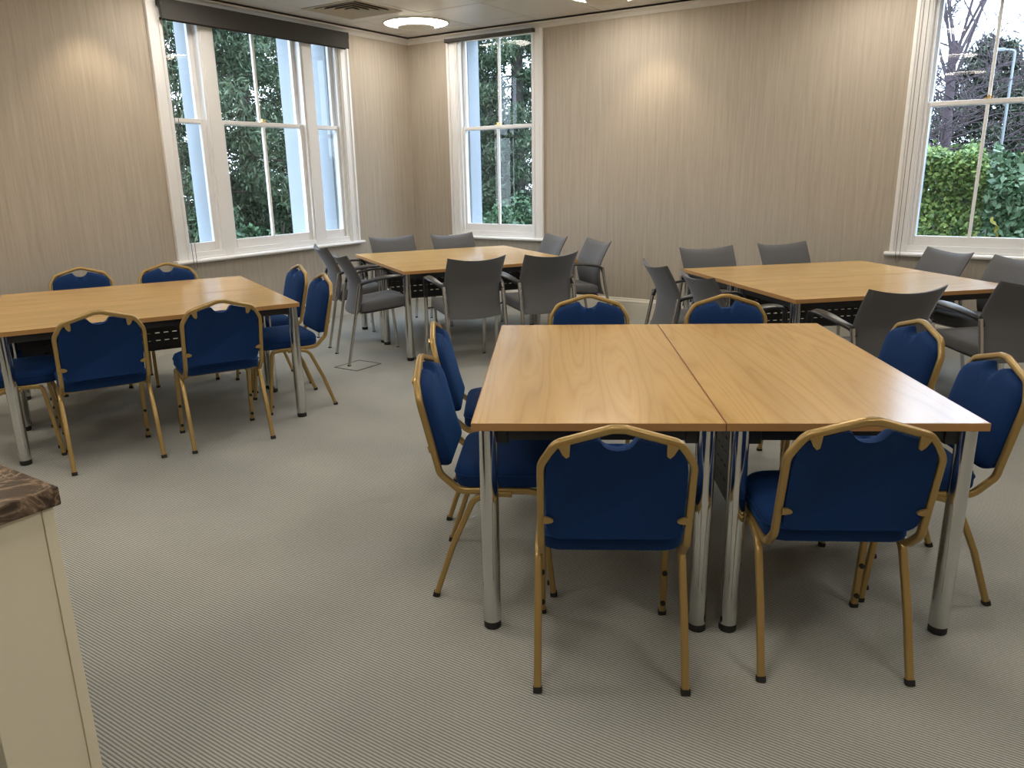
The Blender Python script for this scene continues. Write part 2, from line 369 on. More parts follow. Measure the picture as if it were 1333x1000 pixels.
# ------------------------------------------------------------------ sash windows (local frame: u along the wall, d into the room, z up)
def window(name, to_world, half, mull, label):
    """to_world(u, d, z) -> world point.  mull: list of (u0, u1) posts."""
    root = bpy.data.objects.new(name, None); COL.objects.link(root); struct(root, label)
    root.location = to_world(0, 0, 0)
    def wb(nm, lst, m, parent, bev=0.003):
        bm = bmesh.new()
        for (u0, u1, d0, d1, z0, z1) in lst:
            a, b = to_world(u0, d0, z0), to_world(u1, d1, z1)
            box(bm, min(a[0], b[0]), max(a[0], b[0]), min(a[1], b[1]), max(a[1], b[1]), z0, z1, bev, 2)
        o = link_bm(nm, bm, m, None, smooth=False)
        if parent:
            o.parent = parent
            off = root.location if parent == root else Vector((0, 0, 0))
            o.matrix_parent_inverse = Matrix.Identity(4)
            if parent == root: o.data.transform(Matrix.Translation(-Vector(root.location)))
            else: o.data.transform(Matrix.Translation(-Vector(root.location)))
        return o
    CW = 0.122
    for s in (-1, 1):       # moulded architrave: flat, raised outer band, quirk
        a, b = half - 0.004, half + CW
        L = [(a, b - .028, 0, .018), (a + .012, a + .026, 0, .026), (b - .030, b, 0, .032), (b - .046, b - .034, 0, .024)]
        wb('architrave', [(s * u0 if s > 0 else -u1, s * u1 if s > 0 else -u0, d0, d1, WIN_Z0 + .02, ZK) for u0, u1, d0, d1 in L], M_WHITE, root)
    wb('window_head', [(-half, half, -.16, .004, 2.91, 2.935)], M_WHITE, root)
    bm = bmesh.new(); prof = [(-.05, .786), (.055, .786), (.066, .781), (.071, .770), (.066, .759), (.055, .754), (-.05, .754)]
    ends = []
    for u in (-half - CW - .035, half + CW + .035):
        ends.append([bm.verts.new(Vector(to_world(u, d, z)) - Vector(root.location)) for d, z in prof])
    ring_faces(bm, ends); bm.faces.new(ends[0]); bm.faces.new(ends[1][::-1])
    link_bm('window_sill', bm, M_WHITE, root)
    # lining of the opening: sub sill, jambs, staff beads, and the outer stone reveal
    wb('sub_sill', [(-half, half, -.20, -.002, .766, .842), (-half, half, -.05, .004, .786, .800)], M_WHITE, root)
    for s in (-1, 1):
        wb('jamb', [(min(s * half, s * (half - .012)), max(s * half, s * (half - .012)), -.16, 0, .842, 2.91),
                    (min(s * (half - .012), s * (half - .032)), max(s * (half - .012), s * (half - .032)), -.038, -.010, .842, 2.91)], M_WHITE, root)
    for (m0, m1) in mull:
        wb('mullion', [(m0, m1, -.13, -.006, .80, 2.91), (m0 + .02, m1 - .02, -.006, .006, .80, 2.88)], M_WHITE, root)
        wb('outer_mullion', [(m0 + .01, m1 - .01, -.34, -.13, .77, 2.92)], M_EXT, root)
    wb('outer_reveal', [(-half, -half + .035, -WT, -.16, .77, 2.93), (half - .035, half, -WT, -.16, .77, 2.93), (-half, half, -WT - .05, -.20, .70, .79)], M_EXT, root, 0.0)
    edges = [-half + .012] + [e for mm in mull for e in mm] + [half - .012]
    ZM0, ZM1 = 1.935, 1.975
    for k in range(0, len(edges), 2):
        u0, u1 = edges[k], edges[k + 1]
        bar = (u1 - u0) > 0.6
        for nm, d0, d1, z0, z1, rb, rt in (('upper_sash', -.120, -.085, ZM0, 2.91, .036, .05), ('lower_sash', -.078, -.040, .842, ZM1, .078, .036)):
            st = .042
            sash = wb(nm, [(u0, u0 + st, d0, d1, z0, z1), (u1 - st, u1, d0, d1, z0, z1), (u0 + st, u1 - st, d0, d1, z0, z0 + rb), (u0 + st, u1 - st, d0, d1, z1 - rt, z1)], M_WHITE, root, 0.004)
            if bar: wb('glazing_bar', [((u0 + u1) / 2 - .012, (u0 + u1) / 2 + .012, d0 + .003, d1 - .003, z0 + rb, z1 - rt)], M_WHITE, sash, 0.004)
            dm = (d0 + d1) / 2
            bm = bmesh.new()
            ws = [(u0 + st, z0 + rb), (u1 - st, z0 + rb), (u1 - st, z1 - rt), (u0 + st, z1 - rt)]
            g = bmesh.new(); a, b = to_world(u0 + st - .005, dm - .002, 0), to_world(u1 - st + .005, dm + .002, 0)
            box(g, min(a[0], b[0]), max(a[0], b[0]), min(a[1], b[1]), max(a[1], b[1]), z0 + rb - .005, z1 - rt + .005)
            bm.free()
            g_o = link_bm('pane', g, M_GLASS, sash); g_o.data.transform(Matrix.Translation(-Vector(root.location)))
            if bar and nm == 'lower_sash':
                um = (u0 + u1) / 2
                lk = wb('sash_lock', [(um - .03, um + .03, d0 + .004, d1 - .004, ZM1, ZM1 + .008), (um - .010, um + .010, d0 + .01, d1 - .006, ZM1 + .008, ZM1 + .030), (um - .006, um + .034, d0 + .014, d1 - .012, ZM1 + .014, ZM1 + .022)], M_BRASS, sash, 0.001)
                lk['label'] = 'small brass sash lock'
    return root
# left wall: u runs along +y, d = +x ; back wall: u = +x, d = -y
window('window_1', lambda u, d, z: (d, W1C + u, z), HALF1, [(-.645, -.49), (.49, .645)], 'wide white sash window in three lights on the left wall')
window('window_2', lambda u, d, z: (W2C + u, -d, z), HALF2, [], 'tall narrow white sash window near the room corner')
window('window_3', lambda u, d, z: (W3C + u, -d, z), HALF3, [], 'white sash window at the right end of the back wall')

# ------------------------------------------------------------------ roller blinds
def blind(to_world, u0, u1, zb, label, chain_u=None, drop=0.10):
    root = thing('roller_blind', label, 'blind', to_world((u0 + u1) / 2, 0.05, zb))
    L = Vector(root.location)
    def wb(nm, bs, m, bev=.003):
        bm = bmesh.new()
        for (a0, a1, d0, d1, z0, z1) in bs:
            a, b = to_world(a0, d0, z0), to_world(a1, d1, z1)
            box(bm, min(a[0], b[0]), max(a[0], b[0]), min(a[1], b[1]), max(a[1], b[1]), z0, z1, bev, 2)
        o = link_bm(nm, bm, m, root); o.data.transform(Matrix.Translation(-L)); return o
    wb('blind_fabric', [(u0 + .006, u1 - .006, .078, .088, zb + .004, ZK - .003)], M_BLIND, .002)
    wb('roller', [(u0 + .012, u1 - .012, .036, .074, ZK - .036, ZK - .004)], M_BLIND)
    wb('bottom_bar', [(u0 + .012, u1 - .012, .034, .052, zb, zb + .016)], M_BLIND, .005)
    for u in (u0, u1 - .010): wb('end_bracket', [(u, u + .010, .033, .088, max(zb, ZK - .06), ZK)], M_BLIND)
    if chain_u is not None:
        bm = bmesh.new()
        loop = [to_world(chain_u - .014, .062, ZK - .05), to_world(chain_u - .014, .066, 1.8), to_world(chain_u - .013, .078, .80), to_world(chain_u - .008, .078, .715), to_world(chain_u, .078, .700),
                to_world(chain_u + .016, .078, .715), to_world(chain_u + .020, .078, .80), to_world(chain_u + .022, .066, 1.8), to_world(chain_u + .022, .062, ZK - .05)]
        sweep(bm, [Vector(p) - L for p in loop], circ(.0026, 6), (0, 0, 1) if False else (0.3, 0.7, 0.1))
        c = link_bm('pull_chain', bm, M_CORD, root); c['label'] = 'thin grey pull cord loop hanging past the sill'
    return root
tl = lambda u, d, z: (d, W1C + u, z)
blind(tl, -1.035, 1.085, 2.722, 'wide dark grey roller blind rolled up over the triple window', -1.0)
blind(lambda u, d, z: (W2C + u, -d, z), -.590, .535, 2.846, 'narrow dark grey roller blind above the window nearest the corner')
blind(lambda u, d, z: (W3C + u, -d, z), -.455, .50, 2.715, 'dark grey roller blind at the top of the right hand window', -.497)

# ------------------------------------------------------------------ ceiling lights and vent
def ceiling_light(x, y, label, src=None):
    if src is not None: return dup(src, (x, y, ZC), 0, label)
    root = thing('ceiling_light', label, 'ceiling light', (x, y, ZC), 0, 'round ceiling lights')
    bm = bmesh.new(); lathe(bm, [(.335, 0.0), (.335, -.006), (.330, -.011), (.322, -.011), (.317, -.006), (.317, 0)], seg=48, capb=False, capt=False); link_bm('rim', bm, M_DISC, root, True)
    bm = bmesh.new(); lathe(bm, [(.317, -.006), (.25, -.0045), (.15, -.003)], seg=48, capb=False, capt=False); link_bm('glowing_dish', bm, M_GLOW, root, True)
    bm = bmesh.new(); lathe(bm, [(.165, -.030), (.186, -.034), (.192, -.040), (.186, -.047), (.14, -.057), (.06, -.063), (.004, -.064)], seg=40); link_bm('centre_disc', bm, M_DISC, root, True)
    bm = bmesh.new(); lathe(bm, [(.15, -.003), (.15, -.032)], seg=24); link_bm('stem', bm, M_DISC, root, True)
    return root
L0 = None
for iy, yy in enumerate((-0.70, -3.183, -5.667, -8.15)):  # two middle rows are unseen, added to brighten the cabinet and near floor
    for ix, xx in enumerate((0.715, 2.845, 4.975, 7.105)):
        col_w = ('nearest the left wall', 'second from the left wall', 'third from the left wall', 'nearest the right wall')[ix]
        row_w = ('row along the back wall', 'unseen second row added for brightness', 'unseen third row added for brightness', 'row behind the camera')[iy]
        lab = 'round ceiling light, %s, %s' % (col_w, row_w)
        if iy == 0 and ix == 0: lab = 'round glowing ceiling light with pale centre disc beside the ceiling vent'
        if iy == 0 and ix == 1: lab = 'round glowing ceiling light cut by the top edge of the photo'
        o = ceiling_light(xx, yy, lab, L0)
        if L0 is None: L0 = o
vent = thing('ceiling_vent', 'square cream four-way air vent in the ceiling above the triple window', 'vent', (VX, VY, ZC))
cx0_, cx1_ = TX0 + .0035 - VX, TX0 + TDX - .0035 - VX; cy1_, cy0_ = TY0 - TDY - .0035 - VY, TY0 - 2 * TDY + .0035 - VY
boxes('vent_surround', [(cx0_, -VH, cy0_, cy1_, 0, .0055), (VH, cx1_, cy0_, cy1_, 0, .0055), (-VH, VH, cy0_, -VH, 0, .0055), (-VH, VH, VH, cy1_, 0, .0055)], M_TILE, vent)
sq = ((-1, -1), (1, -1), (1, 1), (-1, 1))
bm = bmesh.new(); rr = [[bm.verts.new((sx * r, sy * r, z)) for sx, sy in sq] for r, z in ((VH, -.001), (VH, -.006), (VH - .016, -.006), (VH - .016, .02), (VH, .02))]
ring_faces(bm, rr); link_bm('vent_frame', bm, M_VENT, vent)
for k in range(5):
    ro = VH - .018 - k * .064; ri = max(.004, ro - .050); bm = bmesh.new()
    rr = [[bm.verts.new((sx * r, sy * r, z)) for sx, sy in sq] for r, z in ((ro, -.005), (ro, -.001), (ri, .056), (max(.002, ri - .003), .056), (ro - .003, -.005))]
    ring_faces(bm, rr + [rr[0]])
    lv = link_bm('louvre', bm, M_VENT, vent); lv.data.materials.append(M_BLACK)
    for q in range(4, 8): lv.data.polygons[q].material_index = 1  # upper louvre faces coloured black to paint in the shade between slats

# ------------------------------------------------------------------ tables (origin at the middle of the half table, long side along y, seam side at +x)
TH = 0.7385
def make_table(mi, panel):
    t = thing('meeting_table', '', 'table', (0, 0, 0), 0, 'beech meeting tables')
    hw, hl = 0.394, 0.791
    bm = bmesh.new(); box(bm, -hw + .0025, hw - .0025, -hl + .0025, hl - .0025, TH - .024, TH, .0012, 1); link_bm('table_top', bm, M_BEECH[mi], t)
    bm = bmesh.new()
    for b in ((-hw, -hw + .0025, -hl, hl), (hw - .0025, hw, -hl, hl), (-hw + .0025, hw - .0025, -hl, -hl + .0025), (-hw + .0025, hw - .0025, hl - .0025, hl)): box(bm, *b, TH - .025, TH - .0006)
    link_bm('edge_lipping', bm, M_LIP, t)
    lx, ly = hw - .050, hl - .033; fy = hl - .052
    boxes('frame', [(-lx - .012, lx + .012, s * fy - .016, s * fy + .016, TH - .068, TH - .025) for s in (-1, 1)] + [(s * lx - .016, s * lx + .016, -fy, fy, TH - .068, TH - .025) for s in (-1, 1)], M_BLACK, t, .003)
    for sx in (-1, 1):
        for sy in (-1, 1):
            boxes('corner_bracket', [(min(sx * (lx - .066), sx * (lx - .012)), max(sx * (lx - .066), sx * (lx - .012)), sy * fy - .020, sy * fy + .024, TH - .078, TH - .027)], M_BLACK, t, .004)
            bm = bmesh.new(); lathe(bm, [(.030, .028), (.030, TH - .027)], sx * lx, sy * ly, 28); lg = link_bm('leg', bm, M_CHROME, t, True, 40)
            lg['label'] = 'round chrome leg'
            bm = bmesh.new(); lathe(bm, [(.026, 0), (.029, .004), (.029, .022), (.026, .028)], sx * lx, sy * ly, 24); link_bm('foot', bm, M_RUBBER, lg, True, 40)
    if panel:
        # perforated modesty panel: bands with rows of slots between them
        px, z0, z1, y0, y1 = lx - .005, .405, TH - .07, -ly + .05, ly - .05
        rows = [.462, .512, .562, .612]; sh = .006; L = []; zc = z0
        for r in rows: L.append((zc, r)); zc = r + sh
        L.append((zc, z1)); bm = bmesh.new()
        for a, b in L: box(bm, px - .003, px + .003, y0, y1, a, b)
        n = 27; pitch = (y1 - y0) / n
        for r in rows:
            for k in range(n + 1):
                yc = y0 + k * pitch; box(bm, px - .003, px + .003, max(y0, yc - .012), min(y1, yc + .012), r, r + sh)
        box(bm, px - .012, px + .003, y0, y1, z0 - .003, z0 + .004)
        for ye in (y0, y1): box(bm, px - .010, px + .010, ye - .015, ye + .015, z0 + .1, z1 + .01)
        link_bm('modesty_panel', bm, M_BLACK, t)['label'] = 'black slotted modesty panel'
    return t
TBL = [make_table(0, True), make_table(1, False)]
for o in TBL:
    o.location = (0, 0, -50)
used_t = [False, False]
def half_table(kind, cx, cy, rz, label):
    src = TBL[kind]
    if not used_t[kind]:
        used_t[kind] = True; src.location = (cx, cy, 0); src.rotation_euler = (0, 0, rz); src['label'] = label; return
    dup(src, (cx, cy, 0), rz, label)
def pair(cx, cy, rz, labels, shift=0.0):
    """rz turns local x (across the seam) ; half with the panel sits at -x, its mate is turned round."""
    c, s = math.cos(rz), math.sin(rz)
    half_table(0, cx - .3955 * c, cy - .3955 * s, rz, labels[0])
    half_table(1, cx + .3955 * c - shift * s, cy + .3955 * s + shift * c, rz + PI, labels[1])
A1 = R(30.24)
pair(5.0326, -4.3543, A1 + PI, ['right half of the nearest beech table, window glare on its corner', 'left half of the nearest beech table, bold arched grain on its top'])
# left table: long seam runs away from its left end
A2 = R(64.3); c2x, c2y = 1.404, -4.438
pair(c2x, c2y, A2 + PI / 2, ['near half of the left beech table, two blue chairs along its front', 'far half of the left beech table, nearer the wide window'])
pair(1.8021, -1.5298, R(57.99) + PI / 2, ['near half of the corner beech table between grey armchairs', 'far half of the corner beech table, toward the narrow window'])
pair(5.0489, -1.4848, R(45.33) + PI / 2, ['near half of the back right beech table, grey armchairs at its front', 'far half of the back right beech table, toward the back wall'])

# ------------------------------------------------------------------ blue banquet chair (origin midway between the rear feet, x forward)
def lean(z): return 0.03 - 0.23 * (z - 0.48)
def make_blue():
    t = thing('banquet_chair', '', 'chair', (0, 0, 0), 0, 'blue banquet chairs')
    tube = rrect(.0105, .0115, .006, 3)
    # back arch with the side rails in one bent tube
    half = [(.345, .205, .411), (.100, .205, .411), (lean(.475), .205, .475), (lean(.735), .205, .735), (lean(.80), .165, .800), (lean(.845), .018, .8445)]
    pts = half + [(x, -y, z) for x, y, z in half[::-1]]
    rads = [.06, .05, .065, .05, .03]; path = fillet(pts, rads + rads[::-1], 7)
    bm = bmesh.new(); sweep(bm, path, tube, (0, 0, 1)); link_bm('back_frame', bm, M_GOLD, t, True, 50)['label'] = 'gold bent tube back frame'
    for s in (1, -1):
        p = fillet([(.335, .205 * s, .411), (.385, .205 * s, .405), (.392, .206 * s, .345), (.430, .208 * s, .008)], [.04, .05], 6)
        bm = bmesh.new(); sweep(bm, p, tube, (0, 1, 0)); lg = link_bm('leg', bm, M_GOLD, t, True, 50)
        bm = bmesh.new(); sweep(bm, [(.4293, .208 * s, .016), (.431, .208 * s, 0.0)], rrect(.0125, .0135, .005, 2), (0, 1, 0)); link_bm('foot_cap', bm, M_RUBBER, lg)
        for zz in (.052, .175):
            xx = .430 - (zz - .008) * .038 / .337
            bm = bmesh.new(); sweep(bm, [(xx - .008, .207 * s, zz), (xx - .018, .207 * s, zz)], circ(.009, 10), (0, 0, 1)); link_bm('stacking_bumper', bm, M_RUBBER, lg)
        p = fillet([(.285, .212 * s, .402), (.215, .213 * s, .404), (.150, .215 * s, .385), (.070, .2165 * s, .205), (0.003, .218 * s, .008)], [.05, .06, .1], 6)
        bm = bmesh.new(); sweep(bm, p, tube, (0, 1, 0)); lg = link_bm('leg', bm, M_GOLD, t, True, 50)
        bm = bmesh.new(); sweep(bm, [(.005, .218 * s, .016), (0.0, .218 * s, 0.0)], rrect(.0125, .0135, .005, 2), (0, 1, 0)); link_bm('foot_cap', bm, M_RUBBER, lg)
    # cross bars under the seat
    bm = bmesh.new()
    for xx in (.14, .33): sweep(bm, [(xx, -.200, .414), (xx, .200, .414)], rrect(.012, .006, .003, 2), (0, 0, 1))
    link_bm('seat_crossbar', bm, M_GOLD, t, True, 50)
    # seat cushion
    def outline(hw, x0, x1, rb, rf, n=6):
        o = []
        for cx, cy, r, a0 in ((x1 - rf, hw - rf, rf, 0), (x0 + rb, hw - rb, rb, 90), (x0 + rb, -hw + rb, rb, 180), (x1 - rf, -hw + rf, rf, 270)):
            for k in range(n + 1):
                a = R(a0 + 90 * k / n); o.append((cx + r * math.cos(a), cy + r * math.sin(a)))
        return o
    base = outline(.212, .080, .485, .06, .10); bm = bmesh.new(); rings = []; cx0 = .285
    for z, k in ((.420, .93), (.424, .975), (.434, 1.0), (.468, 1.0), (.482, .985), (.492, .95), (.500, .86), (.506, .66), (.509, .35)):
        rings.append([bm.verts.new((cx0 + (x - cx0) * k, y * k, z)) for x, y in base])
    ring_faces(bm, rings); bm.faces.new(rings[0][::-1]); bm.faces.new(rings[-1])
    st = link_bm('seat', bm, M_BLUE, t, True)
    bm = bmesh.new(); pp = [(cx0 + (x - cx0) * 1.002, y * 1.002, .4665) for x, y in base]; pp.append(pp[0]); sweep(bm, pp, circ(.0035, 6), (0, 0, 1), caps=False); link_bm('piping', bm, M_BLUE, st, True)
    # back pad with the hand hold cut in the top edge
    hp = []
    hw = .190
    for k in range(5): a = R(-90 + 90 * k / 4); hp.append((hw - .035 + .035 * math.cos(a), .488 + .035 + .035 * math.sin(a)))
    hp += [(hw + .001, .58), (hw + .002, .66), (hw, .72)]
    for yy, zz in ((.186, .748), (.174, .772), (.150, .7895), (.110, .8015), (.075, .812), (.058, .8165), (.049, .814), (.040, .800), (.030, .791), (.016, .786), (.0, .784)): hp.append((yy, zz))
    full = hp + [(-y, z) for y, z in hp[-2::-1]]
    cz = .64; bm = bmesh.new(); rings = []
    for off, k in ((-.010, .975), (-.012, .99), (-.006, .995), (.004, 1.0), (.020, .995), (.030, .97), (.037, .90), (.042, .7), (.0445, .4)):
        rg = []
        for y, z in full:
            if k < .95 and abs(y) < .055: z = max(z, .803)
            zz = cz + (z - cz) * k; rg.append(bm.verts.new((lean(zz) + off + .010 * max(0, (.56 - zz) / .08), y * k, zz)))
        rings.append(rg)
    ring_faces(bm, rings); bm.faces.new(rings[0][::-1]); bm.faces.new(rings[-1])
    bp = link_bm('back_pad', bm, M_BLUE, t, True, 60)
    # gold tabs that hold the pad
    for s in (1, -1):
        bm = bmesh.new(); poly = [(.158, .797), (.126, .806), (.128, .768), (.136, .762), (.146, .772)]
        f = [bm.verts.new((lean(z) - .010, s * y, z)) for y, z in poly]; b = [bm.verts.new((lean(z) - .019, s * y, z)) for y, z in poly]
        ring_faces(bm, [f, b]); bm.faces.new(f); bm.faces.new(b[::-1]); link_bm('mounting_tab', bm, M_GOLD, t)
        bm = bmesh.new(); poly = [(.199, .572), (.183, .570), (.172, .563), (.170, .558), (.174, .553), (.186, .550), (.199, .549)]
        f = [bm.verts.new((lean(z) - .010, s * y, z)) for y, z in poly]; b = [bm.verts.new((lean(z) - .019, s * y, z)) for y, z in poly]
        ring_faces(bm, [f, b]); bm.faces.new(f); bm.faces.new(b[::-1]); link_bm('mounting_tab', bm, M_GOLD, t)
    return t
BLUES = [  # x, y, facing, label
    (5.274, -5.489, 120.2, 'blue banquet chair at the front left of the nearest table, back to camera'),
    (5.822, -5.094, 119.5, 'blue banquet chair at the front right of the nearest table, back to camera'),
    (4.380, -5.141, 29.9, 'nearer blue banquet chair on the left side of the nearest table'),
    (4.020, -4.617, 33.5, 'farther blue banquet chair on the left side of the nearest table'),
    (6.075, -4.173, 209.6, 'blue banquet chair at right photo edge, nearer one on the near table\'s right side'),
    (5.765, -3.628, 215.5, 'farther blue banquet chair on the right side of the nearest table'),
    (4.250, -3.679, -58.8, 'left of two blue chairs behind the nearest table, only its top showing'),
    (4.882, -3.340, -58.6, 'right of two blue chairs behind the nearest table, only its top showing'),
    (2.225, -5.191, 157.0, 'left of two blue chairs along the front of the left table'),
    (2.495, -4.664, 155.6, 'right of two blue chairs along the front of the left table'),
    (2.203, -3.683, 244.3, 'nearer blue chair at the right end of the left table'),
    (1.644, -3.389, 246.0, 'farther blue chair at the right end of the left table'),
    (0.299, -4.231, -27.7, 'left of two blue chairs behind the left table by the wall'),
    (0.654, -3.750, -27.6, 'right of two blue chairs behind the left table, below the wide window'),
    (1.391, -5.537, 62.0, 'blue chair cut by the left photo edge, seat pushed under the left table'),
    (0.825, -5.262, 63.0, 'mostly hidden blue chair at the far left end of the left table'),
]
b0 = make_blue()
for i, (x, y, a, lab) in enumerate(BLUES):
    if i == 0: b0.location = (x, y, 0); b0.rotation_euler = (0, 0, R(a)); b0['label'] = lab
    else: dup(b0, (x, y, 0), R(a), lab)

# ------------------------------------------------------------------ grey armchair (origin midway between the rear feet, x forward)
def make_grey():
    t = thing('armchair', '', 'chair', (0, 0, 0), 0, 'grey armchairs')
    prof = [(.398, .098), (.45, .118), (.52, .138), (.59, .149), (.65, .147), (.70, .132), (.76, .103), (.82, .068), (.865, .040)]
    NU = 16
    def surf(v, u, off):
        f = v * (len(prof) - 1); i = min(int(f), len(prof) - 2); k = f - i
        z = prof[i][0] * (1 - k) + prof[i + 1][0] * k; x = prof[i][1] * (1 - k) + prof[i + 1][1] * k
        hw = .218 + .020 * v + .004 * math.sin(PI * v)
        zt = z + v ** 3 * (.028 * abs(u) ** 2.2 - .014) ; bow = .045 * (1 - abs(u) ** 2)
        if v < .12: zt += (1 - v / .12) * .010 * u * u
        return Vector((x - bow * (.55 + .45 * v) + off, u * hw, zt))
    NV = 24; bm = bmesh.new(); F, B = [], []
    for j in range(NV + 1):
        v = j / NV; rf, rb = [], []
        for i in range(NU + 1):
            u = -1 + 2 * i / NU; e = (max(0, 1 - abs(u) ** 6)) * (1 - max(0, (v - .9) / .1) ** 2 * .8) * (1 - max(0, (.08 - v) / .08) ** 2 * .6)
            rb.append(bm.verts.new(surf(v, u, -.004 - .008 * e))); rf.append(bm.verts.new(surf(v, u, .006 + .026 * e)))
        F.append(rf); B.append(rb)
    for j in range(NV):
        for i in range(NU):
            bm.faces.new((B[j][i], B[j][i + 1], B[j + 1][i + 1], B[j + 1][i])); bm.faces.new((F[j][i + 1], F[j][i], F[j + 1][i], F[j + 1][i + 1]))
        for i in (0, NU): bm.faces.new((B[j][i], F[j][i], F[j + 1][i], B[j + 1][i]))
    for j in (0, NV):
        for i in range(NU): bm.faces.new((B[j][i], B[j][i + 1], F[j][i + 1], F[j][i]))
    link_bm('backrest', bm, M_GREY, t, True, 70)
    # seat: padded slab rising to the front with a waterfall edge
    def sprof(x): return .492 + .040 * (x - .14) / .40
    bm = bmesh.new(); rings = []
    base = []
    for cx, cy, r, a0 in ((.55 - .09, .222 - .09, .09, 0), (.130 + .04, .212 - .04, .04, 90), (.130 + .04, -.212 + .04, .04, 180), (.55 - .09, -.222 + .09, .09, 270)):
        for k in range(6): a = R(a0 + 90 * k / 5); base.append((cx + r * math.cos(a), cy + r * math.sin(a)))
    for dz, k in ((-.078, .94), (-.074, .98), (-.062, 1.0), (-.030, 1.0), (-.014, .985), (-.005, .95), (.000, .88), (.003, .6), (.004, .3)):
        rings.append([bm.verts.new((.34 + (x - .34) * k, y * k, sprof(x) + dz * (1 if dz > -.02 else 1.0) - .018 * max(0, (x - .46) / .09) ** 2 * (1 if dz > -.03 else .3))) for x, y in base])
    ring_faces(bm, rings); bm.faces.new(rings[0][::-1]); bm.faces.new(rings[-1]); link_bm('seat', bm, M_GREY, t, True)
    bm = bmesh.new(); rings = []
    for dz, k in ((-.094, .80), (-.090, .90), (-.079, .955), (-.076, .95)):
        rings.append([bm.verts.new((.34 + (x - .34) * k, y * k, sprof(x) + dz)) for x, y in base])
    ring_faces(bm, rings); bm.faces.new(rings[0][::-1]); bm.faces.new(rings[-1]); link_bm('seat_shell', bm, M_PLASTIC, t, True)
    bm = bmesh.new()
    for a, b in (((.150, -.20, .40), (.150, .20, .40)), ((.515, -.252, .435), (.515, .252, .435))):
        sweep(bm, [a, b], circ(.010, 8), (0, 0, 1))
    link_bm('seat_crossbar', bm, M_SATIN, t, True, 50)
    for s in (1, -1):
        bm = bmesh.new(); p = fillet([(0, .246 * s, .006), (.069, .246 * s, .349), (.128, .246 * s, .655)], [.4], 5)
        sweep(bm, p, circ(.0125, 12, 1.0, 1.25), (0, 1, 0)); lg = link_bm('leg', bm, M_SATIN, t, True, 50)
        bm = bmesh.new(); lathe(bm, [(.0125, 0), (.0145, .002), (.0145, .010), (.0125, .012)], 0, .246 * s, 12); link_bm('glide', bm, M_RUBBER, lg, True, 50)
        bm = bmesh.new(); sweep(bm, [(.542, .255 * s, .006), (.520, .256 * s, .30), (.503, .258 * s, .545)], circ(.0125, 12, 1.0, 1.25), (0, 1, 0)); lg = link_bm('leg', bm, M_SATIN, t, True, 50)
        bm = bmesh.new(); lathe(bm, [(.0125, 0), (.0145, .002), (.0145, .010), (.0125, .012)], .5424, .255 * s, 12); link_bm('glide', bm, M_RUBBER, lg, True, 50)
        # arm: from the elbow of the back, bowing out and over into the front post
        P = [(.118, .236 * s, .610), (.132, .240 * s, .642), (.158, .250 * s, .660), (.215, .262 * s, .676), (.285, .270 * s, .690), (.360, .273 * s, .699), (.425, .270 * s, .700), (.470, .265 * s, .690), (.494, .261 * s, .664), (.501, .259 * s, .615), (.505, .258 * s, .530)]
        S = [(.55, 1.3), (.65, 1.4), (.75, 1.2), (1.0, 1), (1.2, 1), (1.25, 1), (1.15, 1), (1.0, 1.05), (.8, 1.3), (.62, 1.6), (.55, 1.6)]
        path, sc = [], []
        for i in range(len(P) - 1):
            for k in range(3):
                a = k / 3; p0, p1, p2, p3 = [Vector(P[max(0, min(len(P) - 1, i + d))]) for d in (-1, 0, 1, 2)]
                path.append(0.5 * ((2 * p1) + (p2 - p0) * a + (2 * p0 - 5 * p1 + 4 * p2 - p3) * a * a + (3 * p1 - p0 - 3 * p2 + p3) * a ** 3))
                sc.append(tuple(S[i][q] * (1 - a) + S[i + 1][q] * a for q in (0, 1)))
        path.append(Vector(P[-1])); sc.append(S[-1])
        bm = bmesh.new(); sweep(bm, path, rrect(.023, .0085, .007, 3), (-1, 0, 0.2), sc); link_bm('armrest', bm, M_PLASTIC, t, True, 60)
    return t
GREYS = [
    (0.873, -2.426, 58.4, 'farther grey armchair on the left side of the corner table'),
    (1.514, -2.827, 56.8, 'nearer grey armchair on the left side of the corner table, standing on the floor hatch'),
    (2.740, -2.550, 149.0, 'left of two grey armchairs at the front of the corner table, back to camera'),
    (3.118, -2.078, 150.5, 'right of two grey armchairs at the front of the corner table, back to camera'),
    (0.688, -1.244, -29.6, 'left of two grey armchairs behind the corner table, in the room corner'),
    (1.089, -0.757, -28.5, 'grey armchair behind the corner table in front of the narrow window'),
    (2.271, -0.494, 236.2, 'farther grey armchair at the right of the corner table, beside the narrow window'),
    (2.909, -0.827, 233.6, 'nearer grey armchair at the right of the corner table, seat and side visible'),
    (4.007, -2.331, 42.0, 'leftmost grey armchair of the back right table, back to camera'),
    (4.461, -2.761, 43.9, 'grey armchair behind a blue chair top, left side of the back right table'),
    (5.690, -2.816, 136.2, 'left of two grey armchairs at the front of the back right table'),
    (6.252, -2.195, 135.3, 'grey armchair cut by the right photo edge, front of the back right table'),
    (3.943, -1.064, -42.8, 'left of two grey armchairs behind the back right table, against the plain wall'),
    (4.392, -0.470, -40.0, 'right of two grey armchairs behind the back right table, against the plain wall'),
    (5.716, -0.601, 223.4, 'grey armchair under the right hand window, left of its pair'),
    (6.180, -1.023, 225.3, 'grey armchair under the right hand window, cut by the right photo edge'),
]
g0 = make_grey()
for i, (x, y, a, lab) in enumerate(GREYS):
    if i == 0: g0.location = (x, y, 0); g0.rotation_euler = (0, 0, R(a)); g0['label'] = lab
    else: dup(g0, (x, y, 0), R(a), lab)

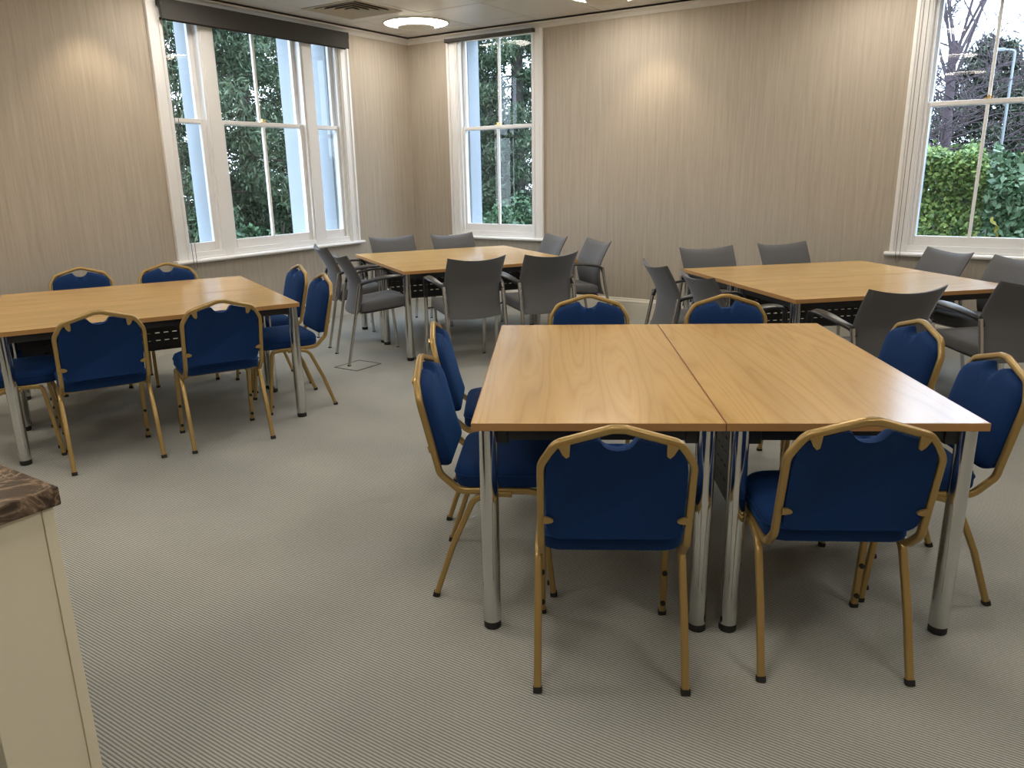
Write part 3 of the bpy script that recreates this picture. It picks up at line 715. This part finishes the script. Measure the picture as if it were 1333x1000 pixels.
# ------------------------------------------------------------------ cabinet and worktop at the near left
cab = thing('cabinet', 'cream cabinet under the marble worktop at the lower left', 'cabinet', (4.2, -7.0, 0))
def cb(nm, b, m, bev=.0015):
    o = boxes(nm, [b], m, cab, bev); o.data.transform(Matrix.Translation((-4.2, 7.0, 0))); return o
cb('body', (3.66, 4.500, -8.6, -6.60, .12, .860), M_RUBBER)
cb('side_panel', (4.501, 4.541, -6.757, -6.6055, .05, .860), M_CABINET)
cb('corner_post', (4.501, 4.544, -6.6045, -6.582, .0, .860), M_CABINET)
cb('plinth', (3.72, 4.46, -8.55, -6.65, 0, .118), M_BLACK)
wt = boxes('worktop', [(3.62, 4.556, -8.66, -6.570, .8605, .9005)], M_MARBLE, None, .004)
tag(wt, 'polished dark brown marble worktop on the cream cabinet', 'worktop')

# ------------------------------------------------------------------ floor hatch in the carpet
ht = thing('floor_hatch', 'carpeted floor box hatch outlined in the carpet beside the corner table', 'hatch', (1.765, -2.90, 0), R(0))
boxes('hatch_frame', [(-.125, .125, .122, .134, 0, .002), (-.125, .125, -.152, -.140, 0, .002), (-.125, -.113, -.140, .122, 0, .002), (.113, .125, -.140, .122, 0, .002)], M_BLACK, ht)
boxes('hatch_lid', [(-.112, .112, -.139, .121, 0, .0012)], M_CARPET, ht)

# ------------------------------------------------------------------ garden outside
GZ = -0.45
struct(boxes('ground', [(-45, 45, WT + .06, 60, GZ - .3, GZ), (-45, -WT - .06, -30, WT + .06, GZ - .3, GZ)], M_GRASS))
def cards(rng, P, N, size, aspect=0.55, droop=0.0):
    """leaf cards: one folded quad per point; P centres, N rough normals."""
    n = len(P); r = rng.normal(size=(n, 3)); r[:, 2] -= droop
    t = r / np.linalg.norm(r, axis=1)[:, None]
    nn = N + rng.normal(scale=.7, size=(n, 3)); b = np.cross(t, nn); b /= np.linalg.norm(b, axis=1)[:, None] + 1e-9
    s = size * rng.uniform(.6, 1.35, n)[:, None]
    a = P - t * s * .5; c = P + t * s * .5; w = b * s * aspect * .5
    V = np.stack([a, P + w, c, P - w], 1).reshape(-1, 3)
    return V
def mesh_from(V, name, m, parent=None):
    nf = len(V) // 4; me = bpy.data.meshes.new(name)
    me.vertices.add(len(V)); me.vertices.foreach_set('co', V.astype(np.float32).ravel())
    me.loops.add(nf * 4); me.loops.foreach_set('vertex_index', np.arange(nf * 4, dtype=np.int32))
    me.polygons.add(nf); me.polygons.foreach_set('loop_start', np.arange(nf, dtype=np.int32) * 4)
    me.update(calc_edges=True); me.validate(); me.materials.append(m)
    o = new_obj(name, me, parent); return o
def tube_between(bm, a, b, r0, r1, n=5):
    sweep(bm, [a, (Vector(a) + Vector(b)) / 2, b], circ(1, n), (0.2, 0.3, 1) if abs((Vector(b) - Vector(a)).normalized().z) < .9 else (1, 0, 0), [(r0, r0), ((r0 + r1) / 2,) * 2, (r1, r1)], caps=False)
def conifer(x, y, h, rad, label, seed, m=None, n=26000, size=.13, base=0.3):
    rng = np.random.default_rng(seed); t = thing('conifer', label, 'tree', (x, y, GZ), 0, 'conifers outside the windows')
    bm = bmesh.new(); tube_between(bm, (0, 0, 0), (.05, .03, h * .95), .05 + h * .014, .02, 8); link_bm('trunk', bm, M_BARK, t, True)
    nb = 110; bm = bmesh.new(); P, N = [], []
    for k in range(nb):
        z = base + (h - base - .2) * (k / nb) ** .9; f = 1 - (z - base) / (h - base); L = rad * (f ** .75) * rng.uniform(.7, 1.1) + .15
        a = k * 2.399 + rng.uniform(-.4, .4); d = np.array([math.cos(a), math.sin(a), rng.uniform(-.05, .22)])
        tip = np.array([0, 0, z]) + d * L + np.array([0, 0, -.18 * L])
        tube_between(bm, (0, 0, z), tuple(tip), .012 + .012 * f, .004, 4)
        m_ = int(n / nb * (.35 + 1.3 * L / rad)); s = rng.uniform(.12, 1, m_) ** .7
        sp = rng.normal(scale=1, size=(m_, 3)) * np.array([.16, .16, .11]) * (L * .35 + .35)
        q = np.array([0, 0, z]) + d * (L * s)[:, None] + np.array([0, 0, -.18 * L]) * (s ** 2)[:, None] + sp; q[:, 2] -= np.abs(rng.normal(scale=.08, size=m_))
        P.append(q); N.append(np.tile([0, 0, 1.0], (m_, 1)))
    link_bm('branch', bm, M_BARK, t)
    P, N = np.concatenate(P), np.concatenate(N)
    o = mesh_from(cards(rng, P, N, size, .24, .5), 'foliage', m or M_CONIFER, t); o['kind'] = 'stuff'
    return t
CON = [(-3.9, 0.1, 8.5, 1.9, 'dark conifer seen at the left light of the triple window', 0), (-5.2, 1.8, 9.5, 2.2, 'dense conifer behind the left pane of the triple window\'s centre sash', 0),
       (-4.3, 3.3, 9.0, 1.9, 'tall conifer behind the right pane of the triple window\'s centre sash', 0), (-6.6, 4.6, 9.5, 2.3, 'conifer with grey twigs seen at the right light of the triple window', 1),
       (-3.6, 6.4, 4.0, 1.7, 'shorter conifer behind the left pane of the narrow corner window', 1), (-1.75, 5.0, 9.0, 1.35, 'upright conifer filling the right pane of the narrow corner window', 0),
       (-7.6, 0.2, 9.0, 2.2, 'farther conifer behind the left side of the triple window', 1), (-5.4, 8.8, 5.2, 1.9, 'farther conifer beyond the narrow corner window', 1),
       (5.15, 13.0, 4.7, 2.1, 'dark evergreen behind the bare tree in the right hand window', 1), (6.5, 14.0, 4.3, 1.9, 'dark evergreen beyond the lamp post in the right hand window', 0)]
for i, (x, y, h, r_, lab, k) in enumerate(CON): conifer(x, y, h, r_, lab, 11 + i, M_CONIFER2 if k else M_CONIFER, (70000, 55000, 70000, 60000, 40000, 70000, 20000, 16000, 40000, 40000)[i], .098 if i < 6 else .14)
def bush(name, x, y, sx, sy, h, label, seed, m, n, size, cat='shrub', group=None, stems=12, flat=False):
    rng = np.random.default_rng(seed); t = thing(name, label, cat, (x, y, GZ), 0, group)
    bm = bmesh.new()
    for k in range(stems):
        px, py = rng.uniform(-sx * .8, sx * .8), rng.uniform(-sy * .6, sy * .6)
        tube_between(bm, (px, py, 0), (px + rng.normal() * .15, py + rng.normal() * .1, h * rng.uniform(.6, .9)), .018, .006, 4)
    link_bm('stem', bm, M_BARK, t)
    if flat:   # clipped hedge: leaves near the faces of a rounded block, lumpy top
        u = rng.uniform(-1, 1, n); w = rng.uniform(0, 1, n) ** .6; side = rng.uniform(0, 1, n)
        top = h * (1 + .035 * np.sin(u * sx * 2.6 + 1) + .025 * np.sin(u * sx * 7.1) + .02 * np.sin(u * sx * 17 + 2)); fy = np.where(side < .62, -sy * rng.uniform(.75, 1.05, n), rng.uniform(-sy, sy, n))
        z = np.where(side < .62, top * w, top * rng.uniform(.88, 1.0, n) + np.abs(rng.normal(scale=.05, size=n))); lump = .10 * np.sin(u * sx * 4.3 + z * 3.1) + .07 * np.sin(z * 8 + u * sx * 2)
        P = np.stack([u * sx, fy + lump, z], 1); N = np.tile([0, -1.0, .6], (n, 1))
    else:
        d = rng.normal(size=(n, 3)); d /= np.linalg.norm(d, axis=1)[:, None]; d[:, 2] = np.abs(d[:, 2])
        rr = rng.uniform(.55, 1.0, n) ** .5; lump = 1 + .14 * np.sin(d[:, 0] * 7 + seed) + .12 * np.sin(d[:, 1] * 9 + d[:, 2] * 6)
        P = d * (rr * lump)[:, None] * np.array([sx, sy, h]); N = d
    P[:, 2] = np.maximum(P[:, 2], .02)
    o = mesh_from(cards(rng, P, N, size, .62), 'foliage', m, t); o['kind'] = 'stuff'
    return t
# ivy and laurel low down between the conifers
for i, (x, y, sx, sy, h, lab) in enumerate([(-3.3, -.5, 1.2, 1.0, 1.5, 'ivy bush low in the left light of the triple window'), (-3.5, 1.7, 1.2, 1.2, 1.75, 'ivy bush low in the centre sash of the triple window'),
        (-3.9, 3.9, 1.2, 1.0, 1.3, 'ivy bush low in the right light of the triple window'), (-2.5, 4.0, 1.0, .8, 1.55, 'ivy mound low in the left pane of the narrow window'), (-1.2, 3.7, .9, .8, 1.35, 'ivy mound low in the right pane of the narrow window')]):
    bush('ivy_bush', x, y, sx, sy, h, lab, 40 + i, M_IVY, 15000, .075, 'shrub', 'ivy bushes outside')
bush('privet_hedge', 4.45, 3.4, 1.28, .55, 2.04, 'bright green clipped hedge outside the right hand window', 60, M_HEDGE, 34000, .060, 'hedge', None, 20, True)
bush('laurel_hedge', 7.2, 3.35, 1.45, .6, 2.06, 'darker glossy hedge to the right of the bright green hedge', 61, M_LAUREL, 24000, .085, 'hedge', None, 24, True)
bush('yellow_shrub', 5.78, 2.45, .26, .16, 1.25, 'low yellow-leaved shrub at the foot of the hedge', 62, M_YELLOW, 420, .085)
bush('golden_shrub', 6.42, 5.6, .5, .5, 2.42, 'rounded golden shrub behind the hedge at the right photo edge', 63, M_YELLOW, 3200, .10)
# bare tree: trunk and forking limbs as parts, the haze of twigs as one mass
def bare_tree(x, y, label, seed):
    rnd = random.Random(seed); t = thing('bare_tree', label, 'tree', (x, y, GZ))
    bm = bmesh.new(); sweep(bm, [(0, 0, 0), (.01, 0, 1.4), (-.06, .02, 2.8), (-.1, 0, 3.8)], circ(1, 10), (1, 0, 0), [(.11, .11), (.09, .09), (.075, .075), (.06, .06)], caps=False); link_bm('trunk', bm, M_TWIG, t, True)
    tw = bmesh.new()
    def twig(bm, p, d, L, r, depth):
        q = p + d * L * .5 + Vector((rnd.gauss(0, .05), rnd.gauss(0, .05), rnd.gauss(0, .03))) * L; e = q + (d + Vector((rnd.gauss(0, .2), rnd.gauss(0, .2), rnd.gauss(.05, .15)))).normalized() * L * .5
        sweep(bm, [p, q, e], circ(1, 4 if depth > 1 else 6), (.3, .5, .1), [(r, r), (r * .8, r * .8), (r * .55, r * .55)], caps=False)
        if depth >= 5: return
        for k in range(3 if depth < 2 else 3):
            s = rnd.uniform(.25, 1); b = p + (e - p) * s
            dd = (d + Vector((rnd.gauss(0, .55), rnd.gauss(0, .55), rnd.gauss(.1, .35)))).normalized()
            twig(tw, b, dd, L * rnd.uniform(.5, .75), max(.0055, r * .5), depth + 1)
    for k in range(7):
        a = k * 2.4 + .4; bm = bmesh.new(); z = 3.0 + .12 * k
        twig(bm, Vector((-.08, 0, z)), Vector((math.cos(a) * .42, math.sin(a) * .42, 1)).normalized(), 2.6, .028, 1)
        link_bm('limb', bm, M_TWIG, t, True)
    for k in range(34):
        a = k * 2.1; twig(tw, Vector((0, 0, 1.5 + (.055 * k))), Vector((math.cos(a), math.sin(a), rnd.uniform(.1, .6))).normalized(), 1.35, .011, 1)
    o = link_bm('twigs', tw, M_TWIG, t); o['kind'] = 'stuff'
    return t
bare_tree(4.93, 7.5, 'bare purple-brown tree with forked limbs beyond the hedge', 5)
lp = thing('lamp_post', 'slim grey lamp post beyond the hedge in the right hand window', 'lamp post', (5.72, 6.0, GZ))
bm = bmesh.new(); sweep(bm, fillet([(0, 0, 0), (0, 0, 3.42), (-.14, 0, 3.44)], [.05], 6), circ(.018, 10), (0, 1, 0)); link_bm('post', bm, M_POST, lp, True, 50)
bm = bmesh.new(); box(bm, -.26, -.12, -.05, .05, 3.415, 3.465, .012); link_bm('lamp_head', bm, M_POST, lp)
